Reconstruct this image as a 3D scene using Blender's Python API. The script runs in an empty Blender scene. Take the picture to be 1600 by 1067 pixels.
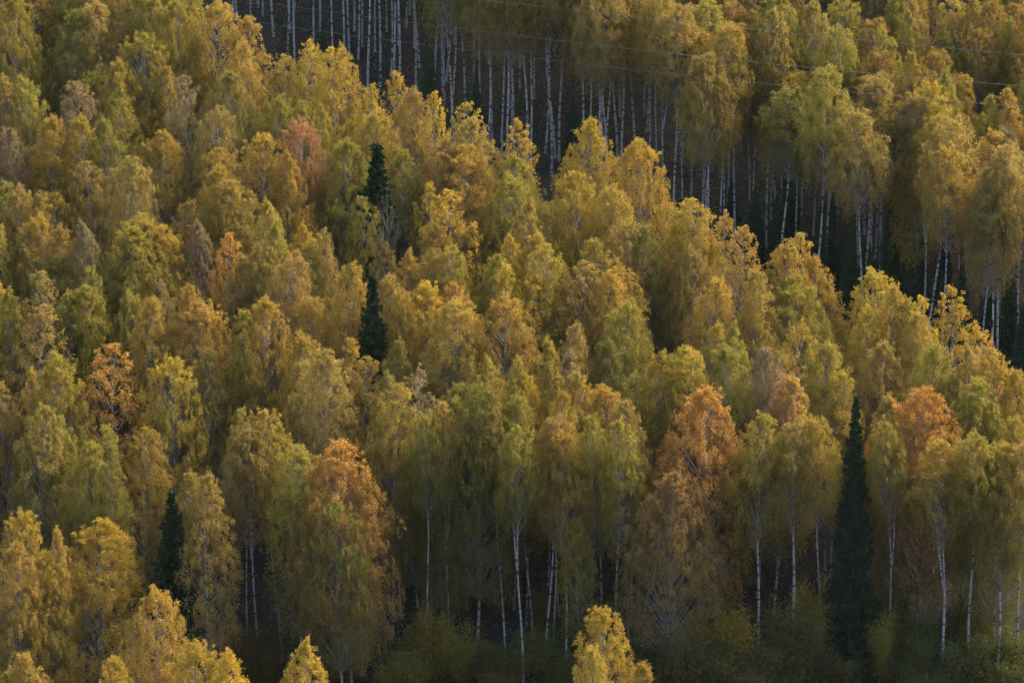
import bpy, math, random
import numpy as np
from mathutils import Vector, Matrix

# ------------------------------------------------------------------ camera, sky, sun, exposure
scene = bpy.context.scene
C = scene.collection
R = math.radians
CAM_Z = 120.0
PITCH = R(-10.0)
F_PX = 5400.0                       # focal length in pixels of the 1600 px wide photograph
cam_data = bpy.data.cameras.new('camera')
cam_data.sensor_width = 36.0
cam_data.lens = 36.0 * F_PX / 1600.0
cam_data.clip_end = 6000.0
cam = bpy.data.objects.new('camera', cam_data)
cam.location = (0, 0, CAM_Z)
cam.rotation_euler = (math.pi / 2 + PITCH, 0, 0)
C.objects.link(cam)
scene.camera = cam

SUN_EL, SUN_AZ = R(44.0), R(55.0)   # azimuth measured from +Y (into the hill) towards +X
world = bpy.data.worlds.new('World')
scene.world = world
world.use_nodes = True
wn = world.node_tree.nodes
bg = wn['Background']
sky = wn.new('ShaderNodeTexSky')
sky.sky_type = 'NISHITA'
sky.sun_disc = False
sky.sun_elevation = SUN_EL
sky.sun_rotation = SUN_AZ
sky.dust_density = 3.0
sky.air_density = 1.0
world.node_tree.links.new(sky.outputs[0], bg.inputs[0])
bg.inputs[1].default_value = 0.11
sd = bpy.data.lights.new('sun', 'SUN')
sd.energy = 1.5
sd.angle = R(30.0)
sd.color = (1.0, 0.86, 0.62)
sun = bpy.data.objects.new('sun', sd)
to_sun = Vector((math.sin(SUN_AZ) * math.cos(SUN_EL), math.cos(SUN_AZ) * math.cos(SUN_EL), math.sin(SUN_EL)))
sun.rotation_euler = to_sun.to_track_quat('Z', 'Y').to_euler()
sun.location = (60, 250, 200)
C.objects.link(sun)
vs = scene.view_settings
vs.view_transform = 'Standard'
vs.look = 'None'
vs.exposure = 2.45
vs.gamma = 1.0
scene.cycles.max_bounces = 5
scene.cycles.diffuse_bounces = 2
scene.cycles.transmission_bounces = 3
scene.cycles.use_adaptive_sampling = False
scene.cycles.use_denoising = True
scene.cycles.denoiser = 'OPENIMAGEDENOISE'
scene.cycles.denoising_input_passes = 'RGB_ALBEDO_NORMAL'
scene.cycles.sample_clamp_direct = 1.5
scene.cycles.sample_clamp_indirect = 1.0

# ------------------------------------------------------------------ terrain
SLOPE = math.tan(R(28.0))
Y0 = 300.0 * math.cos(PITCH)
Z0 = CAM_Z + 300.0 * math.sin(PITCH)

def terrain(x, y):
    """Height of the ground; works on numbers and arrays."""
    x = np.asarray(x, float); y = np.asarray(y, float)
    far = Z0 + SLOPE * (np.minimum(y, 470.0 + 30 * np.sin(x / 190.0)) - Y0)
    near = CAM_Z - 1.7 - 0.72 * np.maximum(y - 3.0, 0.0) + 0.05 * np.maximum(-y, 0)
    k = 6.0
    m = np.maximum(far, near)
    d = np.abs(far - near)
    base = m + k * np.exp(-d / k) * 0.5
    w = np.clip((y - 60.0) / 120.0, 0, 1)
    und = 1.1 * np.sin(x / 17.0 + 0.6) * np.cos(y / 21.0) + 0.8 * np.sin(x / 41.0 - y / 33.0)
    return base + und * w

cp, sp = math.cos(PITCH), math.sin(PITCH)
def ray(px, py):
    u = (px - 800.0) / F_PX
    v = (533.5 - py) / F_PX
    return np.array([u, cp - sp * v, sp + cp * v])

def project(p):
    d = p[1] * cp + (p[2] - CAM_Z) * sp
    up = -p[1] * sp + (p[2] - CAM_Z) * cp
    return 800.0 + F_PX * p[0] / d, 533.5 - F_PX * up / d, d

def on_ground(px, py, lift=0.0):
    """The ground point under the spot on the pixel's ray that is `lift` metres above the ground."""
    r = ray(px, py)
    lo, hi = 190.0, 460.0
    for _ in range(40):
        mid = 0.5 * (lo + hi)
        p = r * mid
        if CAM_Z + p[2] - float(terrain(p[0], p[1])) > lift:
            lo = mid
        else:
            hi = mid
    p = r * (0.5 * (lo + hi))
    return float(p[0]), float(p[1])

# ------------------------------------------------------------------ materials
def mat(name):
    m = bpy.data.materials.new(name)
    m.use_nodes = True
    nt = m.node_tree
    nt.nodes.clear()
    out = nt.nodes.new('ShaderNodeOutputMaterial')
    return m, nt, out

def N(nt, kind, **kw):
    n = nt.nodes.new(kind)
    for k, v in kw.items():
        setattr(n, k, v)
    return n

def mixc(nt, fac, a, b, blend='MIX'):
    n = N(nt, 'ShaderNodeMix', data_type='RGBA', blend_type=blend)
    for s, v in ((0, fac), (6, a), (7, b)):
        if hasattr(v, 'is_output'):
            nt.links.new(v, n.inputs[s])
        elif isinstance(v, (int, float)):
            n.inputs[s].default_value = v
        else:
            n.inputs[s].default_value = (*v, 1)
    return n.outputs[2]

def maths(nt, op, a, b=None, clamp=False):
    n = N(nt, 'ShaderNodeMath', operation=op, use_clamp=clamp)
    for i, v in enumerate((a, b)):
        if v is None: continue
        if hasattr(v, 'is_output'): nt.links.new(v, n.inputs[i])
        else: n.inputs[i].default_value = v
    return n.outputs[0]

def leaf_material(name, green, translucency=0.46, browned=0.55):
    """Leaf colour = the tree's own colour, turning to `green` on the lower, unturned leaves; varies leaf by leaf."""
    m, nt, out = mat(name)
    oi = N(nt, 'ShaderNodeObjectInfo')
    rnd = N(nt, 'ShaderNodeAttribute', attribute_name='rnd').outputs['Fac']
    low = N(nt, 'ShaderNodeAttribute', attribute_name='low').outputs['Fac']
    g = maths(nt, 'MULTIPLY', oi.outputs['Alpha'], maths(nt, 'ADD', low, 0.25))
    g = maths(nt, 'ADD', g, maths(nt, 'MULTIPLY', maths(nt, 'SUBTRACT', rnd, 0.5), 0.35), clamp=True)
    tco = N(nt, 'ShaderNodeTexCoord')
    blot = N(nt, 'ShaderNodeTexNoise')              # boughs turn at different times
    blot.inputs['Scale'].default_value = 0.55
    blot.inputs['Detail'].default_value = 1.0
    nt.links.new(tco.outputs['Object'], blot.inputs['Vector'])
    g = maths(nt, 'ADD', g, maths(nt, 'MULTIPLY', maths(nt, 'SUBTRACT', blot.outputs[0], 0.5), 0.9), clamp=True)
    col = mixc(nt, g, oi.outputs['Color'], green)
    # some leaves brighter, some browned
    r2 = maths(nt, 'FRACT', maths(nt, 'MULTIPLY', rnd, 17.31))
    col = mixc(nt, maths(nt, 'MULTIPLY', maths(nt, 'GREATER_THAN', r2, 0.82), browned), col, (0.20, 0.10, 0.03))
    hsv = N(nt, 'ShaderNodeHueSaturation')
    nt.links.new(col, hsv.inputs['Color'])
    r3 = maths(nt, 'FRACT', maths(nt, 'MULTIPLY', rnd, 7.77))
    nt.links.new(maths(nt, 'ADD', maths(nt, 'MULTIPLY', r3, 0.5), 0.75), hsv.inputs['Value'])
    d = N(nt, 'ShaderNodeBsdfDiffuse')
    t = N(nt, 'ShaderNodeBsdfTranslucent')
    mx = N(nt, 'ShaderNodeMixShader')
    mx.inputs[0].default_value = translucency
    nt.links.new(hsv.outputs[0], d.inputs[0])
    nt.links.new(hsv.outputs[0], t.inputs[0])
    nt.links.new(d.outputs[0], mx.inputs[1])
    nt.links.new(t.outputs[0], mx.inputs[2])
    nt.links.new(mx.outputs[0], out.inputs[0])
    return m

def bark_material():
    m, nt, out = mat('birch bark')
    tc = N(nt, 'ShaderNodeTexCoord')
    oi = N(nt, 'ShaderNodeObjectInfo')
    mp = N(nt, 'ShaderNodeMapping')
    mp.inputs['Scale'].default_value = (2.2, 2.2, 4.2)
    nt.links.new(tc.outputs['Object'], mp.inputs[0])
    off = N(nt, 'ShaderNodeVectorMath', operation='ADD')
    nt.links.new(mp.outputs[0], off.inputs[0])
    sc = N(nt, 'ShaderNodeVectorMath', operation='SCALE')
    sc.inputs[0].default_value = (37.0, 11.0, 5.0)
    nt.links.new(oi.outputs['Random'], sc.inputs['Scale'])
    nt.links.new(sc.outputs[0], off.inputs[1])
    nz = N(nt, 'ShaderNodeTexNoise')
    nz.inputs['Scale'].default_value = 1.0
    nz.inputs['Detail'].default_value = 3.0
    nt.links.new(off.outputs[0], nz.inputs['Vector'])
    marks = N(nt, 'ShaderNodeValToRGB')
    marks.color_ramp.elements[0].position = 0.53
    marks.color_ramp.elements[1].position = 0.60
    nt.links.new(nz.outputs[0], marks.inputs[0])
    big = N(nt, 'ShaderNodeTexNoise')
    big.inputs['Scale'].default_value = 0.55
    nt.links.new(off.outputs[0], big.inputs['Vector'])
    pale = mixc(nt, big.outputs[0], (0.38, 0.365, 0.345), (0.15, 0.14, 0.13))
    col = mixc(nt, marks.outputs[0], pale, (0.035, 0.03, 0.028))
    thin = N(nt, 'ShaderNodeAttribute', attribute_name='thin').outputs['Fac']   # young wood is brown, not white
    col = mixc(nt, thin, col, (0.13, 0.085, 0.06))
    b = N(nt, 'ShaderNodeBsdfPrincipled')
    b.inputs['Roughness'].default_value = 0.8
    nt.links.new(col, b.inputs['Base Color'])
    nt.links.new(b.outputs[0], out.inputs[0])
    return m

def noisy(name, c1, c2, scale=1.0, rough=0.95):
    m, nt, out = mat(name)
    tc = N(nt, 'ShaderNodeTexCoord')
    nz = N(nt, 'ShaderNodeTexNoise')
    nz.inputs['Scale'].default_value = scale
    nz.inputs['Detail'].default_value = 6
    nt.links.new(tc.outputs['Object'], nz.inputs['Vector'])
    ramp = N(nt, 'ShaderNodeValToRGB')
    ramp.color_ramp.elements[0].position = 0.35
    ramp.color_ramp.elements[1].position = 0.65
    ramp.color_ramp.elements[0].color = (*c1, 1)
    ramp.color_ramp.elements[1].color = (*c2, 1)
    nt.links.new(nz.outputs[0], ramp.inputs[0])
    b = N(nt, 'ShaderNodeBsdfPrincipled')
    b.inputs['Roughness'].default_value = rough
    nt.links.new(ramp.outputs[0], b.inputs['Base Color'])
    nt.links.new(b.outputs[0], out.inputs[0])
    return m

M_LEAF = leaf_material('birch leaves', (0.140, 0.145, 0.028))
M_NEEDLE = leaf_material('spruce needles', (0.020, 0.032, 0.016), 0.1, 0.0)
M_BARK = bark_material()
M_DARKBARK = noisy('dark bark', (0.05, 0.04, 0.032), (0.11, 0.09, 0.075), 3.0)
M_GROUND = noisy('forest floor', (0.010, 0.0105, 0.007), (0.032, 0.022, 0.014), 0.5)
M_WIRE = noisy('aluminium cable', (0.16, 0.16, 0.165), (0.22, 0.22, 0.225), 2.0, 0.5)

# ------------------------------------------------------------------ mesh helpers
def mesh_from(name, verts, faces, material, face_attr=None, smooth=False):
    """faces: (n, 4) or (n, 3) index array."""
    me = bpy.data.meshes.new(name)
    verts = np.asarray(verts, np.float32)
    faces = np.asarray(faces, np.int32)
    n, k = faces.shape
    me.vertices.add(len(verts))
    me.vertices.foreach_set('co', verts.ravel())
    me.loops.add(n * k)
    me.loops.foreach_set('vertex_index', faces.ravel())
    me.polygons.add(n)
    me.polygons.foreach_set('loop_start', np.arange(0, n * k, k, dtype=np.int32))
    if smooth:
        me.polygons.foreach_set('use_smooth', np.ones(n, bool))
    for a, v in (face_attr or {}).items():
        at = me.attributes.new(a, 'FLOAT', 'FACE')
        at.data.foreach_set('value', np.asarray(v, np.float32))
    me.update(calc_edges=True)
    me.materials.append(material)
    return me

def tube(path, radii, sides):
    """Verts and quads of one tapering tube along a path."""
    path = np.asarray(path, float); n = len(path)
    tan = np.gradient(path, axis=0)
    tan /= np.linalg.norm(tan, axis=1)[:, None] + 1e-9
    ref = np.array([1.0, 0.2, 0.1]) if abs(tan[:, 2]).mean() > 0.5 else np.array([0.1, 0.2, 1.0])
    a = np.cross(tan, ref); a /= np.linalg.norm(a, axis=1)[:, None] + 1e-9
    b = np.cross(tan, a)
    th = np.arange(sides) * 2 * math.pi / sides
    v = path[:, None, :] + np.asarray(radii)[:, None, None] * (np.cos(th)[None, :, None] * a[:, None, :] + np.sin(th)[None, :, None] * b[:, None, :])
    i = np.arange(n - 1)[:, None] * sides
    j = np.arange(sides)[None, :]
    k = (j + 1) % sides
    f = np.stack([i + j, i + k, i + sides + k, i + sides + j], -1).reshape(-1, 4)
    return v.reshape(-1, 3), f

class Wood:
    def __init__(self): self.v, self.f, self.t, self.n = [], [], [], 0
    def add(self, v, f, thin):
        self.v.append(v); self.f.append(f + self.n); self.n += len(v)
        self.t.append(np.broadcast_to(np.asarray(thin, float), (len(f),)))
    def mesh(self, name, material):
        return mesh_from(name, np.concatenate(self.v), np.concatenate(self.f), material, {'thin': np.concatenate(self.t)}, True)

def leaves(rng, pos, size, down=0.5):
    """One diamond-shaped leaf quad per position, hanging with random tilt."""
    n = len(pos)
    a = rng.normal(size=(n, 3)); a[:, 2] -= down * 2
    a /= np.linalg.norm(a, axis=1)[:, None]
    b = np.cross(a, rng.normal(size=(n, 3)))
    b /= np.linalg.norm(b, axis=1)[:, None] + 1e-9
    s = size * rng.uniform(0.7, 1.3, n)[:, None]
    v = np.stack([pos, pos + a * s * 0.5 + b * s * 0.36, pos + a * s, pos + a * s * 0.5 - b * s * 0.36], 1).reshape(-1, 3)
    return v, np.arange(n * 4).reshape(-1, 4)

# ------------------------------------------------------------------ birches (20 m tall patterns, scaled when planted)
H = 20.0
def birch(seed, Rc, base, n_limb=56, n_strand=13, n_leaf=22, point=0.55, leaf=0.102, strand=1.0, fork=False, gap=0.1):
    rng = np.random.default_rng(seed)
    # trunk
    nz = 16
    zs = np.linspace(0, 1, nz)
    ph = rng.uniform(0, 6.28, 4)
    amp = rng.uniform(0.12, 0.38)
    off = lambda t: np.stack([amp * (np.sin(3.1 * t + ph[0]) - math.sin(ph[0])) + 0.07 * (np.sin(11 * t + ph[1]) - math.sin(ph[1])),
                              amp * (np.sin(2.7 * t + ph[2]) - math.sin(ph[2])) + 0.07 * (np.sin(9 * t + ph[3]) - math.sin(ph[3])), t * H], -1)
    trunk = Wood()
    rad = 0.10 * (1 - zs) ** 0.8 + 0.012
    rad[0] *= 1.35
    v, f = tube(off(zs), rad, 8)
    trunk.add(v, f, np.repeat(np.clip((zs[:-1] - 0.72) / 0.2, 0, 0.8), 8))
    if fork:
        t = np.linspace(0, 1, 9)
        a = rng.uniform(0, 6.28)
        p0 = off(np.array([0.42]))[0]
        p = p0 + np.stack([np.cos(a) * 1.1 * t ** 0.7, np.sin(a) * 1.1 * t ** 0.7, t * H * 0.47], -1)
        v, f = tube(p, 0.085 * (1 - t) ** 0.8 + 0.01, 6)
        trunk.add(v, f, np.repeat(np.clip((t[:-1] - 0.4) / 0.4, 0, 0.8), 6))
    limbs = Wood()
    starts, dirs, lens, us = [], [], [], []
    crown = H * (1 - base)
    def env(u):
        up = (1 - (1 - np.minimum(u / 0.58, 1.0)) ** 2) ** point
        dn = 1.0 - 0.35 * np.clip((u - 0.65) / 0.35, 0, 1) ** 1.5
        return Rc * up * dn
    gold = 2.39996
    lop = 1 + 0.13 * np.sin(np.arange(6) + rng.uniform(0, 6.28, 6))
    for i in range(n_limb):
        u = ((i + rng.uniform(0, 1)) / n_limb) ** 1.25
        az = i * gold + rng.uniform(-0.5, 0.5)
        r = env(u) * rng.uniform(0.88, 1.04) * lop[int(az / (math.pi / 3)) % 6] + 0.12
        ztip = H - u * crown
        rise = r * rng.uniform(0.9, 1.7) + 0.3 * (1 - u)
        za = max(ztip - rise, H * base * 0.85)
        t = np.linspace(0, 1, 7)
        p0 = off(np.array([za / H]))[0]
        out = np.array([math.cos(az), math.sin(az), 0])
        zz = za + (ztip - za) * (1.25 * t - 0.25 * t ** 3) - 0.10 * r * t ** 4 * (u > 0.15)
        path = p0[None] * [1, 1, 0] + out[None] * (r * t ** 0.9)[:, None]
        path[:, 2] = zz
        path += rng.normal(scale=0.05, size=path.shape) * t[:, None]
        r0 = 0.016 + 0.012 * r
        v, f = tube(path, r0 * (1 - t) ** 0.9 + 0.005, 4)
        limbs.add(v, f, np.repeat(0.35 + 0.6 * t[:-1], 4))
        if rng.uniform() < gap:            # a bare limb leaves a gap in the crown
            continue
        ns = max(4, int(n_strand * (0.35 + 0.9 * r / Rc)))
        s = rng.uniform(0.22, 1.02, ns) ** 0.75
        base_pts = np.stack([np.interp(s, t, path[:, k]) for k in range(3)], -1)
        side = np.array([-out[1], out[0], 0])
        base_pts += side[None] * (rng.normal(scale=0.30, size=ns) * (0.3 + 0.55 * r))[:, None]
        base_pts[:, 2] += rng.normal(scale=0.22, size=ns)
        starts.append(base_pts)
        top = u < 0.10
        d = np.tile(out * 0.5, (ns, 1)) + rng.normal(scale=0.25, size=(ns, 3))
        d[:, 2] = rng.uniform(0.2, 1.0, ns) if top else rng.uniform(-0.1, 0.35, ns)
        dirs.append(d)
        lens.append(strand * rng.uniform(0.35, 1.0, ns) * (0.45 + 0.95 * u))
        us.append(np.full(ns, u))
    # leader shoots: the feathery top
    k = 6
    lead = off(rng.uniform(0.955, 1.0, k)) + rng.normal(scale=0.08, size=(k, 3))
    starts.append(lead); d = rng.normal(scale=0.3, size=(k, 3)); d[:, 2] = rng.uniform(0.5, 1.2, k)
    dirs.append(d); lens.append(rng.uniform(0.3, 0.7, k)); us.append(np.zeros(k))
    S, D, L, U = map(np.concatenate, (starts, dirs, lens, us))
    q = np.linspace(0, 1, 4)[None, :, None]
    hang = np.array([0, 0, -1.0])
    up_only = (U < 0.10)[:, None, None]
    droop = np.where(up_only, 0.15, 1.0)
    curve = lambda q: S[:, None] + L[:, None, None] * (D[:, None] * np.sin(q * 1.5) * 0.6 + hang * droop * q ** 1.5)
    P = curve(q)
    # twigs: flat three-sided slivers
    w = 0.006
    ns = len(S)
    ang = rng.uniform(0, 6.28, ns)
    off2 = np.stack([np.cos(ang), np.sin(ang), np.zeros(ns)], -1)[:, None] * w
    tv = np.concatenate([P - off2, P + off2], 1).reshape(-1, 3)
    bi = (np.arange(ns) * 8)[:, None, None]
    seg = np.array([[0, 4, 5, 1], [1, 5, 6, 2], [2, 6, 7, 3]])[None]
    limbs.add(tv, (bi + seg).reshape(-1, 4), 1.0)
    ql = rng.uniform(0.05, 1.05, (ns, n_leaf))[:, :, None]
    LP = curve(ql) + rng.normal(scale=0.085, size=(ns, n_leaf, 3))
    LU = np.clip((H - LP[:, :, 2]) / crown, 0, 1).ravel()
    LP = LP.reshape(-1, 3)
    # loose openings
    ph = rng.uniform(0, 6.28, 6)
    nzv = np.sin(LP[:, 0] * 2.1 + ph[0]) * np.sin(LP[:, 1] * 2.3 + ph[1]) * np.sin(LP[:, 2] * 1.7 + ph[2])
    keep = nzv > -0.55 + 0.25 * rng.normal(size=len(LP)) - 0.1
    keep &= rng.uniform(size=len(LP)) > 0.62 * np.clip((LU - 0.45) / 0.55, 0, 1)      # thinner foliage low down
    LP, LU = LP[keep], LU[keep]
    v, f = leaves(rng, LP, leaf)
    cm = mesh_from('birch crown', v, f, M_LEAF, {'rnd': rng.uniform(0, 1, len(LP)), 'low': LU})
    return trunk.mesh('birch trunk', M_BARK), limbs.mesh('birch limbs', M_BARK), cm

PAT = {   # each: list of (mesh triple), nominal crown width
    'narrow': ([birch(10 + i, 1.55, 0.33, n_limb=92, n_strand=9, n_leaf=36, point=(0.7, 0.85, 0.6, 0.95)[i]) for i in range(4)], 3.1),
    'oval':   ([birch(20 + i, 2.25, 0.33, n_limb=112, n_strand=12, n_leaf=37, point=(0.52, 0.66, 0.85, 0.58, 0.74)[i]) for i in range(5)], 4.5),
    'dome':   ([birch(30 + i, 2.9, 0.30, n_limb=134, n_strand=14, n_leaf=38, point=(0.47, 0.55, 0.7, 0.5, 0.8)[i], strand=1.1) for i in range(5)], 5.8),
    'wide':   ([birch(40 + i, 3.8, 0.22, n_limb=165, n_strand=17, n_leaf=37, point=(0.6, 0.7, 0.8)[i], strand=1.3) for i in range(3)], 7.6),
    'loose':  ([birch(50 + i, 2.2, 0.40, n_limb=60, n_strand=11, n_leaf=25, point=0.65, leaf=0.125, gap=0.2) for i in range(4)], 4.4),
    'tall':   ([birch(60 + i, 2.0, (0.60, 0.66, 0.55, 0.68)[i], n_limb=70, n_strand=12, n_leaf=37, point=0.6, fork=(i == 3)) for i in range(4)], 4.0),
}

# ------------------------------------------------------------------ spruce pattern (10 m)
def spruce(seed, Rc=1.55, Hs=10.0):
    rng = np.random.default_rng(seed)
    t = np.linspace(0, 1, 8)
    tr = Wood()
    v, f = tube(np.stack([0 * t, 0 * t, t * Hs], -1), 0.13 * (1 - t) + 0.012, 7)
    tr.add(v, f, 0.0)
    lw = Wood(); pos = []; low = []
    z = 0.5
    while z < Hs - 0.15:
        u = 1 - z / Hs
        nb = 8 if u > 0.15 else 5
        for k in range(nb):
            az = k * 6.283 / nb + rng.uniform(-0.35, 0.35) + z * 2.1
            L = (Rc * u ** 0.95 + 0.04) * rng.uniform(0.75, 1.12)
            s = np.linspace(0, 1, 5)
            out = np.array([math.cos(az), math.sin(az), 0]); side = np.array([-out[1], out[0], 0])
            p = np.array([0, 0, z + rng.uniform(-0.1, 0.1)]) + out * (L * s)[:, None]
            p[:, 2] += L * (-0.42 * u * s + 0.28 * s ** 2) + 0.25 * (1 - u) * L * s
            v, f = tube(p, 0.016 * (1 - s) + 0.004, 3)
            lw.add(v, f, 0.0)
            n = int(20 + 78 * L)
            q = rng.uniform(0.08, 1.05, n)
            b = np.stack([np.interp(q, s, p[:, i]) for i in range(3)], -1)
            wd = 0.30 * L * (1.05 - q) + 0.04
            b += side * (rng.uniform(-1, 1, n) * wd)[:, None]
            b[:, 2] -= np.abs(rng.normal(scale=0.13, size=n))
            pos.append(b); low.append(np.full(n, u))
        z += 0.30 + 0.12 * u
    P = np.concatenate(pos)
    v, f = leaves(rng, P, 0.15, 0.35)
    v = v.reshape(-1, 4, 3)
    cm = mesh_from('spruce crown', v.reshape(-1, 3), f, M_NEEDLE, {'rnd': rng.uniform(0, 1, len(P)), 'low': np.concatenate(low)})
    return tr.mesh('spruce trunk', M_DARKBARK), lw.mesh('spruce limbs', M_DARKBARK), cm
SPRUCE = [spruce(101), spruce(102, 1.9), spruce(103, 1.3)]

# ------------------------------------------------------------------ a leafless tree and shrubs
def bare_tree(seed):
    rng = np.random.default_rng(seed)
    tr, lw = Wood(), Wood()
    t = np.linspace(0, 1, 12)
    v, f = tube(np.stack([0.1 * np.sin(4 * t), 0.08 * np.sin(5 * t), 12 * t], -1), 0.10 * (1 - t) + 0.012, 7)
    tr.add(v, f, np.repeat(np.clip(t[:-1], 0, 0.6), 7))
    for i in range(46):
        h = rng.uniform(0.3, 0.97); az = i * 2.4; L = (1 - h) * 5.2 + 0.7
        s = np.linspace(0, 1, 6)
        d = np.array([math.cos(az) * 0.36, math.sin(az) * 0.36, 0.93])
        p = np.array([0, 0, 12 * h]) + d * (L * s)[:, None] + rng.normal(scale=0.03, size=(6, 3))
        v, f = tube(p, 0.028 * (1 - s) + 0.007, 4); lw.add(v, f, 0.75)
        for j in range(5):
            q = rng.uniform(0.3, 0.95)
            b = np.array([0, 0, 12 * h]) + d * L * q
            d2 = d + rng.normal(scale=0.3, size=3)
            p2 = b + d2 * (np.linspace(0, 1, 4) * rng.uniform(0.5, 1.3))[:, None]
            v, f = tube(p2, np.linspace(0.012, 0.005, 4), 3); lw.add(v, f, 0.9)
    return tr.mesh('bare trunk', M_DARKBARK), lw.mesh('bare limbs', M_DARKBARK)

def shrub(seed):
    """4 m multi-stemmed bush."""
    rng = np.random.default_rng(seed)
    lw = Wood(); pos = []
    for i in range(26):
        az = rng.uniform(0, 6.28); tilt = rng.uniform(0.05, 0.55)
        L = rng.uniform(2.4, 4.2) * (1 - 0.25 * tilt)
        s = np.linspace(0, 1, 6)
        d = np.array([math.cos(az) * math.sin(tilt), math.sin(az) * math.sin(tilt), math.cos(tilt)])
        p = np.array([math.cos(az), math.sin(az), 0]) * 0.25 + d * (L * s)[:, None]
        p[:, 2] -= 0.25 * tilt * L * s ** 2
        v, f = tube(p, 0.022 * (1 - s) + 0.005, 4); lw.add(v, f, 0.6)
        n = 420
        q = rng.uniform(0.18, 1.03, n)
        b = np.stack([np.interp(q, s, p[:, k]) for k in range(3)], -1)
        b += rng.normal(size=(n, 3)) * (0.12 + 0.26 * np.sin(np.clip(q, 0, 1) * 2.7))[:, None]
        b[:, 2] = np.maximum(b[:, 2], 0.08)
        pos.append(b)
    P = np.concatenate(pos)
    v, f = leaves(rng, P, 0.125, 0.25)
    cm = mesh_from('shrub crown', v, f, M_LEAF, {'rnd': rng.uniform(0, 1, len(P)), 'low': 1 - np.clip(P[:, 2] / 4, 0, 1)})
    return lw.mesh('shrub stems', M_DARKBARK), cm
SHRUB = [shrub(201), shrub(202), shrub(203)]

# ------------------------------------------------------------------ the ground
gx = np.unique(np.concatenate([np.linspace(-2500, -160, 24), np.linspace(-160, 160, 108), np.linspace(160, 2500, 24)]))
gy = np.unique(np.concatenate([np.linspace(-900, 0, 10), np.linspace(0, 200, 34), np.linspace(200, 420, 75), np.linspace(420, 600, 20), np.linspace(600, 3500, 20)]))
GX, GY = np.meshgrid(gx, gy)
gv = np.stack([GX, GY, terrain(GX, GY)], -1).reshape(-1, 3)
nx, ny = len(gx), len(gy)
ii = (np.arange(ny - 1)[:, None] * nx + np.arange(nx - 1)[None]).ravel()
ground = bpy.data.objects.new('ground', mesh_from('ground', gv, np.stack([ii, ii + 1, ii + 1 + nx, ii + nx], -1), M_GROUND, None, True))
ground['kind'] = 'structure'
ground['label'] = 'steep hillside of dark forest floor under the birches'
C.objects.link(ground)

# ------------------------------------------------------------------ where the trees stand, read off the photograph in six + three tiles
TILE = 0.3375
COL = {   # leaf colour, share of still-green leaves, words
    'Y': ((0.519, 0.358, 0.052), 0.15, 'bright golden'),
    'y': ((0.439, 0.300, 0.055), 0.32, 'yellow'),
    'l': ((0.374, 0.303, 0.053), 0.45, 'greenish yellow'),
    'g': ((0.279, 0.240, 0.052), 0.68, 'olive green'),
    'a': ((0.389, 0.271, 0.071), 0.22, 'amber brown'),
    'o': ((0.468, 0.308, 0.062), 0.20, 'orange tinted'),
    'O': ((0.55, 0.285, 0.065), 0.40, 'strong orange'),
    'b': ((0.309, 0.226, 0.104), 0.18, 'faded brown'),
    'r': ((0.48, 0.225, 0.100), 0.50, 'red'),
    'p': ((0.40, 0.215, 0.085), 0.65, 'russet'),
}
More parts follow.
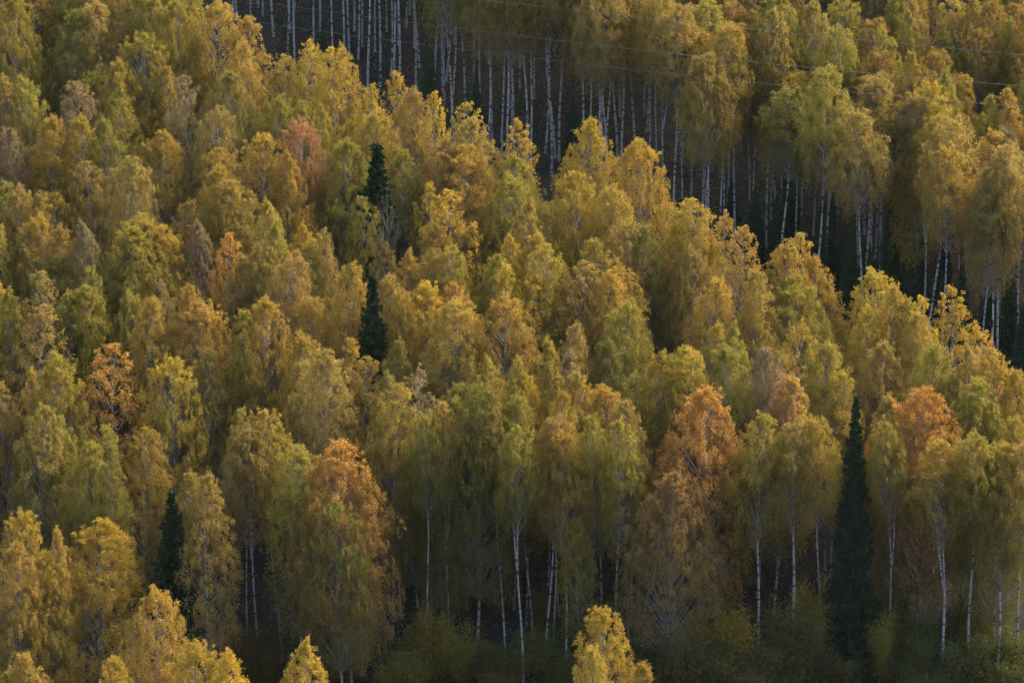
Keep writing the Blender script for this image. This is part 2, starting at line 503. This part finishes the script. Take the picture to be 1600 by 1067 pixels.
# tile offset, then "x y width colour[s = thinly leaved]" in tile pixels
FRONT = [
((0, 0), """40 -200 220 l;90 -110 180 y;250 -210 220 a;420 -150 200 l;560 -200 220 y;700 -200 220 l;-30 -160 180 a;330 -330 200 y;150 -340 200 l;500 -350 200 a;-30 -320 200 y;830 -170 200 l;30 -10 230 l;190 -60 160 as;375 60 250 g;570 110 130 a;660 160 200 l;560 280 210 y;400 385 170 b;560 415 160 l;
500 5 200 a;620 -30 200 g;760 -20 220 l;850 0 240 l;990 5 210 o;1120 200 150 y;1190 75 150 ys;1280 250 120 y;1410 190 140 Ys;1560 215 150 Ys;
860 350 150 bs;790 310 110 y;1070 335 250 g;950 490 150 a;1300 450 160 l;1390 470 120 l;1500 500 130 l;260 540 220 y;370 545 200 y;
480 560 170 g;130 380 190 l;30 365 150 a;20 600 160 b;740 620 230 y;575 740 250 a;430 750 150 a;1010 690 150 y;990 770 220 y;1110 840 180 y;
1260 630 280 os;1340 720 150 y;1220 940 160 y;890 945 170 a;640 990 230 l;290 900 190 y;230 985 170 y;180 900 110 a;90 870 170 a;20 850 150 l"""),
((530, 0), """15 215 140 o;150 400 110 Y;280 340 130 Ys;320 420 200 a;420 420 110 Ys;620 480 160 Ys;590 560 260 a;820 560 150 Ys;1150 560 240 Ys;
1420 655 240 Ys;130 510 220 y;50 650 200 l;590 690 270 o;500 650 180 a;890 720 170 l;1110 800 270 Y;1270 870 200 o;750 810 220 l;950 930 160 y;
860 940 170 a;400 850 150 Ys;560 880 200 Ys;80 910 130 l;300 700 160 g"""),
((1060, 0), """80 920 180 Y;200 1000 150 os"""),
((0, 350), """20 20 110 l;100 20 150 a;250 20 200 a;400 0 160 b;620 20 310 l;720 -10 200 y;800 20 240 Y;310 150 190 g;200 165 140 g;430 205 130 g;170 210 170 as;
1070 40 140 Os;900 0 150 b;1170 90 260 a;1270 10 150 l;1330 120 150 a;1400 15 150 Y;1440 100 180 l;1580 170 160 o;1570 30 110 a;20 260 120 Y;30 320 160 l;
340 320 200 l;430 285 170 l;580 320 170 l;680 350 150 y;740 280 150 b;870 360 220 o;950 280 240 y;1260 345 200 o;1150 400 130 l;1470 355 190 o;130 380 200 as;
220 620 220 l;780 630 210 Y;940 585 230 a;1410 520 200 y;1480 580 270 a;40 740 150 a;90 680 110 o;310 895 140 l;640 950 160 y;500 1020 130 g;500 940 130 l;1420 1030 110 l"""),
((530, 350), """340 140 140 o;400 0 160 y;400 110 140 a;550 95 150 l;680 140 140 l;800 70 150 Y;900 50 200 y;990 90 170 l;760 190 130 Y;870 240 200 Ys;240 240 120 a;
310 310 130 o;400 280 270 Y;580 280 150 O;600 350 250 o;720 330 250 o;1120 180 220 as;1240 220 180 o;1320 220 200 o;1210 75 150 l;1390 160 130 y;1450 0 150 g;
1330 0 200 a;1320 370 220 l;1250 540 190 g;1120 480 150 a;1110 590 120 b;1440 590 160 y;1590 570 150 Y;1360 720 160 l;60 540 120 Ys;80 620 190 as;210 545 150 g;
280 690 120 g;240 730 170 y;390 680 170 bs;590 750 290 g;720 630 150 l;810 625 140 l;870 700 150 y;1020 720 150 y;1100 690 140 y;1220 760 220 o;970 550 120 y;
640 630 120 a"""),
((1060, 350), """70 -50 230 l;220 0 150 os;100 250 170 o;60 110 170 a;490 90 200 o;560 40 150 os;710 155 150 o;540 260 270 l;350 220 170 o;900 220 220 Y;1000 280 130 o;
1090 340 130 l;1160 335 110 Ys;1260 300 170 Ys;1400 480 150 Ys;1500 580 130 o;890 390 160 Y;930 540 250 a;1090 420 170 o;1200 550 200 l;1340 580 180 a;1440 630 200 y;
1540 680 150 y;560 470 180 ys;470 590 130 a;180 480 150 y;260 480 150 l;50 560 170 l;210 570 220 g;380 570 150 b;570 720 160 Ys;700 560 190 l;710 700 180 ys;
1230 700 160 l;1400 720 270 l;1540 890 160 l;970 790 130 a"""),
((0, 707), """450 -40 250 l;890 105 170 a;960 120 200 a;1380 -30 200 l;1590 230 210 g"""),
((1060, 707), """1500 -40 220 l"""),
]
FORE = [
((0, 707), """50 285 190 Y;20 420 230 o;160 490 210 y;240 350 100 o;420 330 340 Y;680 640 250 o;850 870 210 Y;540 945 150 Y;1060 910 180 Y;210 925 180 o;
50 1010 110 l;1430 890 200 Y"""),
((530, 707), """1250 735 210 Y;1170 900 160 y;1400 970 130 y"""),
]
BACK_TOPS = [
((1060, 0), """20 20 150 l;130 0 190 l;240 0 150 a;340 -20 150 b;170 240 180 a;480 165 250 l;500 30 230 o;640 10 210 a;830 0 230 l;1000 -20 170 l;1050 60 150 l;
1260 -20 180 o;1320 70 190 o;1400 -10 130 a;1510 100 160 l;1590 260 110 l;1560 410 130 o;1470 530 140 l;1455 440 120 l;1350 350 120 y;1260 340 160 l;1130 385 240 Y;
1190 150 120 l;900 320 210 y;930 140 150 l;1010 190 140 l;1040 240 120 y;850 290 130 l;710 200 170 l;700 370 230 y;570 330 160 y;480 400 220 g;880 500 200 as;
1150 530 180 y;1250 660 190 o;1430 620 230 o;1560 590 130 b;1560 760 130 y;1320 530 110 a;1140 470 220 b;1160 270 140 b;1590 20 120 O;1440 -30 150 l;1100 0 150 a"""),
]
# trunks of the far edge of the clearing, crowns above the picture: x of the stem where it meets the treetops in front, in photo pixels
BACK_STEMS = [365, 374, 382, 391, 420, 428, 449, 461, 491, 520, 537, 546, 560, 575, 611, 616, 626, 655, 678, 697, 709, 727, 752, 761, 783, 793, 803, 826, 830,
              852, 862, 868, 874, 911, 922, 936, 945, 952, 970, 991, 1019, 1038, 1051, 1079, 1098, 1104, 1116, 1130, 1147, 1197, 1219, 1271, 1308, 1352, 1375, 1445, 1530, 1542, 1555, 1586]

rnd = random.Random(7)
trees = []          # (root, info) of every birch, for the labels
spots = []          # occupied ground
def obj(name, mesh, parent):
    o = bpy.data.objects.new(name, mesh)
    o.parent = parent
    C.objects.link(o)
    return o

def root_at(name, x, y, rz, scale):
    e = bpy.data.objects.new(name, None)
    e.empty_display_size = 0.5
    e.location = (x, y, float(terrain(x, y)) - 0.08)
    lean = 0.035 if name == 'birch_tree' else 0.01
    e.rotation_euler = (rnd.gauss(0, lean) * 0.7, rnd.gauss(0, lean) * 0.7, rz)
    e.scale = scale
    C.objects.link(e)
    return e

def vary(c, amt=0.10):
    k = 1 + rnd.uniform(-amt, amt)
    return tuple(max(0.0, v * k * (1 + rnd.uniform(-amt, amt) * 0.5)) for v in c)

def plant_birch(x, y, height, width, code, zone, kind=None):
    ratio = width / height * H                      # crown width of the 20 m pattern
    sparse = code.endswith('s')
    if kind is None:
        kind = 'loose' if sparse and ratio < 6 else ('narrow' if ratio < 3.5 else 'oval' if ratio < 4.9 else 'dome' if ratio < 6.6 else 'wide')
    pats, nominal = PAT[kind]
    meshes = pats[rnd.randrange(len(pats))]
    s = height / H
    wxy = min(1.35, max(0.75, ratio / nominal)) * s
    e = root_at('birch_tree', x, y, rnd.uniform(0, 6.28), (wxy, wxy, s))
    col, green, word = COL[code[0]]
    obj('trunk', meshes[0], e)
    obj('limbs', meshes[1], e)
    c = obj('crown', meshes[2], e)
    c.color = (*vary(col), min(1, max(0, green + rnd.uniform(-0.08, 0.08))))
    trees.append((e, dict(x=x, y=y, h=height, w=width, code=code, zone=zone, ratio=ratio)))
    spots.append((x, y))
    return e

def parse(groups):
    for (ox, oy), text in groups:
        for item in text.replace('\n', '').split(';'):
            a, b, w, c = item.split()
            yield ox + float(a) * TILE, oy + float(b) * TILE, float(w) * TILE, c

def free(x, y, r):
    return all((x - a) ** 2 + (y - b) ** 2 > r * r for a, b in spots)

def plant_by_top(px, py, w, code, zone, h_lo, h_hi, kind=None):
    for k in range(14):
        h = rnd.uniform(h_lo, h_hi)
        x, y = on_ground(px, py, h)
        if free(x, y, 1.5): break
    _, _, d = project((x, y, float(terrain(x, y)) + h))
    return plant_birch(x, y, h, 1.5 * w * d / F_PX, code, zone, kind)

for px, py, w, c in parse(FRONT):
    plant_by_top(px, py, w, c, 'front', 17.5, 20.5)
for px, py, w, c in parse(FORE):
    plant_by_top(px, py, w, c, 'fore', 17.5, 20.0)
for px, py, w, c in ((911, 805, 40, 'l'), (690, 742, 60, 'y'), (655, 720, 55, 'l')):
    plant_by_top(px, py, w, c, 'front', 13.0, 14.0)
for px, py, w, c in ((1482, 690, 60, 'y'), (1522, 672, 60, 'l'), (1565, 700, 60, 'y'), (1604, 690, 60, 'a'), (818, 668, 50, 'l'), (852, 650, 52, 'a'), (884, 676, 50, 'y'),
                     (404, 668, 55, 'a'), (436, 640, 50, 'y'), (1190, 650, 60, 'l'), (1245, 660, 55, 'a'), (1290, 650, 50, 'y'), (668, 640, 42, 'l'), (702, 628, 42, 'y'), (790, 640, 42, 'a'), (834, 618, 42, 'l'), (866, 612, 42, 'y'), (925, 648, 42, 'l'), (985, 630, 42, 'a'), (380, 640, 42, 'l'), (1400, 660, 42, 'l'), (48, 640, 55, 'a'), (965, 655, 50, 'l')):
    x, y = on_ground(px, py, 20.0)
    plant_birch(x, y, 20.0, w * 1.4 * 0.052, c, 'front', 'tall')
for px, py, w, c in parse(BACK_TOPS):
    plant_by_top(px, py, w * 0.85, c, 'back', 18.5, 21.5, 'tall' if py > 0.45 * (px - 1060) - 40 else None)

def back_line(px):                   # foot of the far edge of the clearing, in photo pixels
    return 0.5 * (px - 400.0) + 68.0
for i, px in enumerate(BACK_STEMS):
    x, y = on_ground(px, back_line(px) - rnd.choice((-8, 5, 25, 55, 90)))
    plant_birch(x, y, rnd.uniform(19.5, 23), rnd.uniform(3.6, 5.0), rnd.choice('laylagay'), 'back', 'tall')

# ------------------------------------------------------------------ trees that stand out
def tag(o, label, cat, group=None):
    o['label'] = label; o['category'] = cat
    if group: o['group'] = group

marks = []        # (x, y, phrase) for the labels of their neighbours
def special(px, py, w, code, h, label, phrase, kind=None):
    x, y = on_ground(px, py, h)
    _, _, d = project((x, y, float(terrain(x, y)) + h))
    e = plant_birch(x, y, h, 1.5 * w * d / F_PX, code, 'special', kind)
    trees.pop()
    tag(e, label, 'tree')
    marks.append((x, y, phrase))
    return e
special(489, 186, 60, 'r', 20, 'rosy tinted tree among yellow birches close to the dark pointed spruce', 'the rosy tinted tree').name = 'rowan_tree'
special(1214, 590, 62, 'r', 20, 'tree with coral tinted top near the tall narrow spruce', 'the coral topped tree').name = 'aspen_tree'
special(1040, 738, 100, 'p', 17.5, 'russet pink broad tree standing in front of a tall orange topped birch', 'the russet pink tree').name = 'rowan_tree'
special(180, 543, 85, 'Os', 20, 'small loose crowned fiery orange tree among olive and yellow birches', 'the fiery orange tree', 'loose').name = 'aspen_tree'
special(548, 692, 120, 'O', 20, 'large birch with a glowing orange crown at the lower forest edge', 'the glowing orange crowned birch')
special(1092, 608, 118, 'O', 20.5, 'tall tapering birch with orange top and long yellow skirts', 'the tall orange topped birch')
special(1438, 606, 125, 'O', 20, 'broad orange birch beside the tall narrow spruce', 'the broad orange birch')
special(745, 603, 110, 'g', 20.5, 'big olive green birch with yellowed top at the lower forest edge', 'the big olive green birch', 'wide')

def plant_spruce(px, py, h, w, label, phrase=None, pat=0, group=None):
    x, y = on_ground(px, py, h)
    s = h / 10.0
    e = root_at('spruce_tree', x, y, rnd.uniform(0, 6.28), (w * s, w * s, s))
    m = SPRUCE[pat % 3]
    obj('trunk', m[0], e); obj('limbs', m[1], e)
    c = obj('crown', m[2], e)
    c.color = (*vary((0.027, 0.040, 0.017)), 0.5)
    if group: c.color = (*vary((0.045, 0.075, 0.035)), 0.1)
    tag(e, label, 'spruce', group)
    spots.append((x, y))
    if phrase: marks.append((x, y, phrase))
    return e
plant_spruce(585, 220, 21.5, 1.5, 'dark green pointed spruce rising among golden birches beside a leafless tree', 'the dark pointed spruce', 0)
plant_spruce(1333, 612, 22.5, 0.78, 'tall narrow blackish spruce between two groups of birches', 'the tall narrow spruce', 0)
plant_spruce(266, 760, 19.5, 1.05, 'shaded bushy spruce in the dark gap at the lower forest edge', 'the shaded bushy spruce', 1)
plant_spruce(584, 425, 21, 1.0, 'dark spruce wedged below the leafless tree', 'the wedged dark spruce', 1)
UNDER = 'young dark spruce growing under white stemmed birches behind the clearing'
for k, (px, py, h) in enumerate([(1215, 300, 8), (1255, 330, 7), (1300, 290, 9), (1390, 310, 9.5), (1408, 330, 8), (1440, 370, 8), (1505, 400, 8), (1545, 430, 8.5), (1580, 400, 11),
                                 (1330, 350, 8), (1180, 290, 7), (1360, 380, 7), (1470, 440, 7), (672, 70, 8), (505, 30, 6), (745, 110, 6.5), (895, 150, 6), (1475, 350, 10), (1145, 270, 6), (1235, 250, 10), (1285, 360, 6), (1600, 470, 9), (1420, 420, 6.5)]):
    plant_spruce(px, py, h, rnd.uniform(0.95, 1.3), UNDER, None, k, 'young spruces behind the clearing')

bx, by = on_ground(607, 338, 18.6)
bt = root_at('bare_tree', bx, by, 0.4, (1.3, 1.3, 1.52))
m = bare_tree(5)
obj('trunk', m[0], bt); obj('limbs', m[1], bt)
tag(bt, 'leafless grey tree with upswept twigs in front of a dark spruce', 'tree')
marks.append((bx, by, 'the leafless tree'))

# ------------------------------------------------------------------ saplings and bushes along the lower forest edge
def plant_shrub(px, py, h, wide, code, label, pat, group=None):
    x, y = on_ground(px, py, h)
    s = h / 4.0
    e = root_at('shrub', x, y, rnd.uniform(0, 6.28), (s * wide, s * wide, s))
    obj('stems', SHRUB[pat % 3][0], e)
    c = obj('crown', SHRUB[pat % 3][1], e)
    c.color = (*vary(code[0]), code[1])
    tag(e, label, 'shrub', group)
G1 = ((0.105, 0.115, 0.045), 0.3); G2 = ((0.27, 0.22, 0.045), 0.4); G3 = ((0.16, 0.115, 0.045), 0.4); G4 = ((0.17, 0.17, 0.045), 0.5)
for k, (px, py, h, wd, c, lab) in enumerate([
    (1228, 925, 7.5, 0.85, G1, 'big rounded dark green bush beneath the white stems'),
    (1276, 886, 8.5, 0.5, G2, 'upright yellowing sapling rising from a big dark green bush'),
    (1130, 930, 6.5, 0.9, G2, 'yellow olive bush below the tall orange topped birch'),
    (1090, 970, 6.0, 1.2, G1, 'wide dark green bush below the russet pink tree'),
    (1384, 880, 7.5, 0.6, G1, 'dark green sapling close to the tall narrow spruce'),
    (1374, 937, 6.5, 0.55, G2, 'small yellowish sapling before a dark green sapling'),
    (1420, 970, 5.5, 0.8, G1, 'low dark green bush beneath the broad orange birch'),
    (1566, 955, 6.0, 1.1, G4, 'broad olive bush under yellow birches at the lower forest edge'),
    (928, 920, 7.0, 0.8, G1, 'shaded green bush behind the small bright foreground birch'),
    (675, 932, 6.5, 0.7, G2, 'arching yellow leaved sapling beside the glowing orange crowned birch'),
    (720, 965, 5.0, 0.8, G2, 'low spreading yellow leaved bush near dark stems'),
    (1352, 895, 4.0, 0.6, G3, 'dull brownish bush at the foot of the tall narrow spruce'),
    (850, 905, 4.5, 0.7, G3, 'small brownish sapling among dark stems'),
    (300, 930, 6.0, 1.0, G1, 'dark green bush below the shaded bushy spruce'),
    (400, 960, 6.0, 0.8, G3, 'thin brown leaved bush in shade between pale stems'),
    (1010, 1000, 4.5, 1.3, G1, 'low green thicket behind the small bright foreground birch'),
    (1300, 1000, 4.0, 1.3, G1, 'low green thicket along the dark gap below the spruce'),
    (620, 1000, 5.0, 1.0, G4, 'olive bush under the glowing orange crowned birch'),
    (1530, 905, 6.5, 0.9, G4, 'tall olive sapling among pale stems near the broad orange birch'),
    (1462, 925, 6.0, 0.8, G1, 'shaded green sapling between pale stems of the broad orange birch'),
    (760, 985, 4.0, 1.3, G1, 'shaded green scrub at the foot of the big olive green birch'),
    (830, 970, 4.0, 1.2, G4, 'dull olive scrub among dark stems'),
    (520, 985, 4.5, 1.2, G1, 'dark scrub at the foot of the glowing orange crowned birch'),
    (1490, 985, 5.0, 1.2, G1, 'low dark bush beside a white stem below the broad orange birch'),
    (1590, 1010, 5.0, 1.2, G4, 'olive thicket beside the broad olive bush'),
    (1190, 1010, 5.0, 1.3, G1, 'low dark thicket before the big rounded bush'),
    (1540, 1030, 4.0, 1.4, G1, 'low dark thicket before the broad olive bush'),
    (1440, 1035, 3.6, 1.4, G4, 'low olive scrub beneath the broad orange birch'),
    (780, 1025, 3.0, 1.3, G3, 'low brownish scrub among dark stems at the lower edge'),
    (880, 1000, 4.0, 1.0, G1, 'dark leafy sapling among the stems at the lower edge')]):
    plant_shrub(px, py, h, wd, c, lab, k)

# ------------------------------------------------------------------ fill: lower trees between the ones read off the picture
def region(x, y):
    px, py, d = project((x, y, float(terrain(x, y))))
    b = back_line(px)
    if py > b + 222 and py < 1075: return 'front'
    if py < b - 5: return 'back'
    return None
n_fill = 0
for k in range(6000):
    if n_fill >= 8: break
    px, py = rnd.uniform(-20, 1620), rnd.uniform(300, 900)
    x, y = on_ground(px, py)
    if region(x, y) != 'front' or not free(x, y, 2.9): continue
    plant_birch(x, y, rnd.uniform(14.5, 16.5), rnd.uniform(3, 4.4), rnd.choice('ylaygb'), 'front')
    n_fill += 1

# the wood beyond and around: one mass, instanced
pts = []
for k in range(5000):
    px = rnd.uniform(-20, 1620)
    py = rnd.uniform(-170, max(-150, back_line(px) - 8))
    x, y = on_ground(px, py)
    if free(x, y, 1.2):
        pts.append((x, y)); spots.append((x, y))
    if len(pts) >= 130: break
for k in range(9000):
    x = rnd.uniform(-80, 80); y = rnd.uniform(225, 400)
    px, py, d = project((x, y, float(terrain(x, y))))
    b = back_line(px)
    inside = -30 < px < 1630
    if py < b - 30 and free(x, y, 1.5 if inside and py > -170 else 3.4):
        pass
    elif not inside and py > b + 222 and py < 1075 and free(x, y, 3.0):
        pass
    else: continue
    pts.append((x, y)); spots.append((x, y))
    if len(pts) >= 640: break
P = np.array(pts)
P3 = np.stack([P[:, 0], P[:, 1], terrain(P[:, 0], P[:, 1]) - 0.08], -1)
me = bpy.data.meshes.new('birch wood')
me.from_pydata([tuple(p) for p in P3], [], [])
a = me.attributes.new('turn', 'FLOAT', 'POINT'); a.data.foreach_set('value', np.array([rnd.uniform(0, 6.28) for _ in pts], np.float32))
a = me.attributes.new('size', 'FLOAT', 'POINT'); a.data.foreach_set('value', np.array([rnd.uniform(0.88, 1.12) for _ in pts], np.float32))
a = me.attributes.new('pick', 'INT', 'POINT'); a.data.foreach_set('value', np.array([rnd.randrange(4) for _ in pts], np.int32))
wood = bpy.data.objects.new('birch_wood', me)
C.objects.link(wood)
wood['kind'] = 'stuff'
wood['label'] = 'mass of further birches filling the wood up the hill'
wood['category'] = 'wood'
wood.color = (0.36, 0.23, 0.05, 0.4)
ng = bpy.data.node_groups.new('plant wood', 'GeometryNodeTree')
ng.interface.new_socket('Geometry', in_out='INPUT', socket_type='NodeSocketGeometry')
ng.interface.new_socket('Geometry', in_out='OUTPUT', socket_type='NodeSocketGeometry')
gi = ng.nodes.new('NodeGroupInput'); go = ng.nodes.new('NodeGroupOutput')
join = ng.nodes.new('GeometryNodeJoinGeometry')
def attr(name, typ):
    n = ng.nodes.new('GeometryNodeInputNamedAttribute'); n.data_type = typ
    n.inputs[0].default_value = name
    return n.outputs[0]
turn, size, pick = attr('turn', 'FLOAT'), attr('size', 'FLOAT'), attr('pick', 'INT')
comb = ng.nodes.new('ShaderNodeCombineXYZ'); ng.links.new(turn, comb.inputs[2])
proto = {}
for e, inf in trees:
    for c in e.children:
        proto.setdefault(c.data.name, c)
for k in range(4):
    tm = PAT['tall'][0][k]
    cmpn = ng.nodes.new('FunctionNodeCompare'); cmpn.data_type = 'INT'; cmpn.operation = 'EQUAL'
    ng.links.new(pick, cmpn.inputs[2]); cmpn.inputs[3].default_value = k
    for mm in tm:
        if mm.name not in proto: continue
        oi = ng.nodes.new('GeometryNodeObjectInfo'); oi.transform_space = 'ORIGINAL'
        oi.inputs[0].default_value = proto[mm.name]; oi.inputs['As Instance'].default_value = True
        ip = ng.nodes.new('GeometryNodeInstanceOnPoints')
        ng.links.new(gi.outputs[0], ip.inputs['Points'])
        ng.links.new(cmpn.outputs[0], ip.inputs['Selection'])
        ng.links.new(oi.outputs['Geometry'], ip.inputs['Instance'])
        ng.links.new(comb.outputs[0], ip.inputs['Rotation'])
        ng.links.new(size, ip.inputs['Scale'])
        ng.links.new(ip.outputs[0], join.inputs[0])
ng.links.new(join.outputs[0], go.inputs[0])
md = wood.modifiers.new('plant wood', 'NODES'); md.node_group = ng

# undergrowth: leaves of low plants over the forest floor
rng = np.random.default_rng(3)
n = 110000
ux = rng.uniform(-65, 65, n); uy = rng.uniform(235, 365, n)
tuft = rng.integers(0, 4500, n)
tx, ty = rng.uniform(-65, 65, 4500), rng.uniform(225, 365, 4500)
ty[:2200] = rng.uniform(232, 270, 2200)
ux = tx[tuft] + rng.normal(scale=0.35, size=n); uy = ty[tuft] + rng.normal(scale=0.35, size=n)
brush = tuft >= 3400                                # brushwood under the far stems, along the clearing
bl = np.array([on_ground(p, back_line(p) - q) for p, q in zip(rng.uniform(330, 1620, 1100), rng.uniform(-20, 260, 1100))])
ux[brush] = bl[tuft[brush] - 3400, 0] + rng.normal(scale=0.3, size=brush.sum())
uy[brush] = bl[tuft[brush] - 3400, 1] + rng.normal(scale=0.3, size=brush.sum())
uz = terrain(ux, uy) + np.abs(rng.normal(scale=0.45, size=n)) * np.where(brush, 3.2, 1.0) + 0.02
v, f = leaves(rng, np.stack([ux, uy, uz], -1), 0.17, 0.0)
ug = bpy.data.objects.new('undergrowth', mesh_from('undergrowth', v, f, M_LEAF, {'rnd': rng.uniform(0, 1, n), 'low': np.full(n, 0.6)}))
ug.color = (0.22, 0.16, 0.05, 0.5)
ug['kind'] = 'stuff'; ug['label'] = 'low brown and green undergrowth on the forest floor'; ug['category'] = 'undergrowth'
C.objects.link(ug)

# ------------------------------------------------------------------ the power line over the clearing
def cable(p_left, p_mid, p_right, label):
    """Through three picture points, hung over the middle of the clearing, carried on past the frame."""
    xs = np.array([p[0] for p in (p_left, p_mid, p_right)], float)
    co = np.polyfit(xs, [p[1] for p in (p_left, p_mid, p_right)], 2)
    pts = []
    for px in np.linspace(150, 1850, 60):
        gx_, gy_ = on_ground(px, back_line(px) + 82)
        d = gy_ * cp + (float(terrain(gx_, gy_)) - CAM_Z) * sp
        r = ray(px, np.polyval(co, px))
        pts.append((r[0] * d, r[1] * d, CAM_Z + r[2] * d))
    P = np.array(pts)
    t = np.linspace(-1, 1, len(P))
    for k in range(3): P[:, k] = np.polyval(np.polyfit(t, P[:, k], 3), t)      # a smooth hang
    v, f = tube(P, np.full(len(P), 0.012), 6)
    o = bpy.data.objects.new('power_cable', mesh_from('power cable', v, f, M_WIRE, None, True))
    tag(o, label, 'cable')
    C.objects.link(o)
cable((753, 0), (1070, 35), (1600, 86), 'topmost thin grey power cable crossing before the far birches')
cable((395, 2), (1070, 86), (1600, 135), 'middle thin grey power cable crossing before the far birches')
cable((429, 39), (1070, 118), (1600, 167), 'lowest thin grey power cable crossing before the far birches')

# ------------------------------------------------------------------ labels of the birches
def form(f): return 'slender' if f['ratio'] < 4.0 else 'broad' if f['ratio'] > 6.0 else 'oval'
for e, f in trees:
    col = COL[f['code'][0]][2]
    thin = 'sparse ' if f['code'].endswith('s') else ''
    bx_, by_, _ = project((f['x'], f['y'], float(terrain(f['x'], f['y']))))
    dist, who = min((math.hypot(f['x'] - x, f['y'] - y), p) for x, y, p in marks)
    down = [(math.hypot(f['x'] - g['x'], f['y'] - g['y']), k) for k, (_, g) in enumerate(trees) if g['y'] < f['y'] - 1.0 and abs(g['x'] - f['x']) < f['y'] - g['y']]
    g = trees[min(down)[1]][1] if down and min(down)[0] < 12 else None
    below = f"uphill from {'an' if form(g)[0] == 'o' else 'a'} {form(g)} {COL[g['code'][0]][2]} one" if g else ''
    if f['zone'] == 'fore': zone = place = 'in the bright clump below the lower forest edge'
    elif f['zone'] == 'back' and bx_ < 1150: zone = place = 'with bared white stem across the clearing'
    elif dist < 6.0: zone = place = 'beside ' + who
    elif f['zone'] == 'back': zone = 'beyond the power cables'; place = ('beyond the cables, ' + below) if g else zone
    elif by_ < back_line(bx_) + 302: zone = 'on the clearing edge'; place = (zone + ', ' + below) if g else zone
    elif by_ > 1000: zone = place = 'along the lower forest edge'
    else: zone = 'inside the main stand'; place = below or zone
    tag(e, f'{form(f)} {thin}{col} birch {place}', 'birch', f'birches {zone}')
print('trees', len(trees), 'wood', len(pts))

# ------------------------------------------------------------------ evening haze over the valley
hz = bpy.data.materials.new('haze'); hz.use_nodes = True
nt = hz.node_tree; nt.nodes.clear()
out = nt.nodes.new('ShaderNodeOutputMaterial'); pv = nt.nodes.new('ShaderNodeVolumePrincipled')
pv.inputs['Color'].default_value = (0.80, 0.91, 0.92, 1)
pv.inputs['Density'].default_value = 0.000014
pv.inputs['Anisotropy'].default_value = 0.2
nt.links.new(pv.outputs[0], out.inputs['Volume'])
zlo, zhi = float(gv[:, 2].min()) - 1.0, float(max(gv[:, 2].max() + 26.0, CAM_Z + 3))
x0, x1, y0, y1 = -2510, 2510, -910, 3510
hv = [(x, y, z) for z in (zlo, zhi) for y in (y0, y1) for x in (x0, x1)]
hf = [(0, 2, 3, 1), (4, 5, 7, 6), (0, 1, 5, 4), (2, 6, 7, 3), (0, 4, 6, 2), (1, 3, 7, 5)]
haze = bpy.data.objects.new('haze', mesh_from('haze', hv, hf, hz))
haze['kind'] = 'stuff'; haze['label'] = 'thin even haze hanging over the wooded hillside'
C.objects.link(haze)
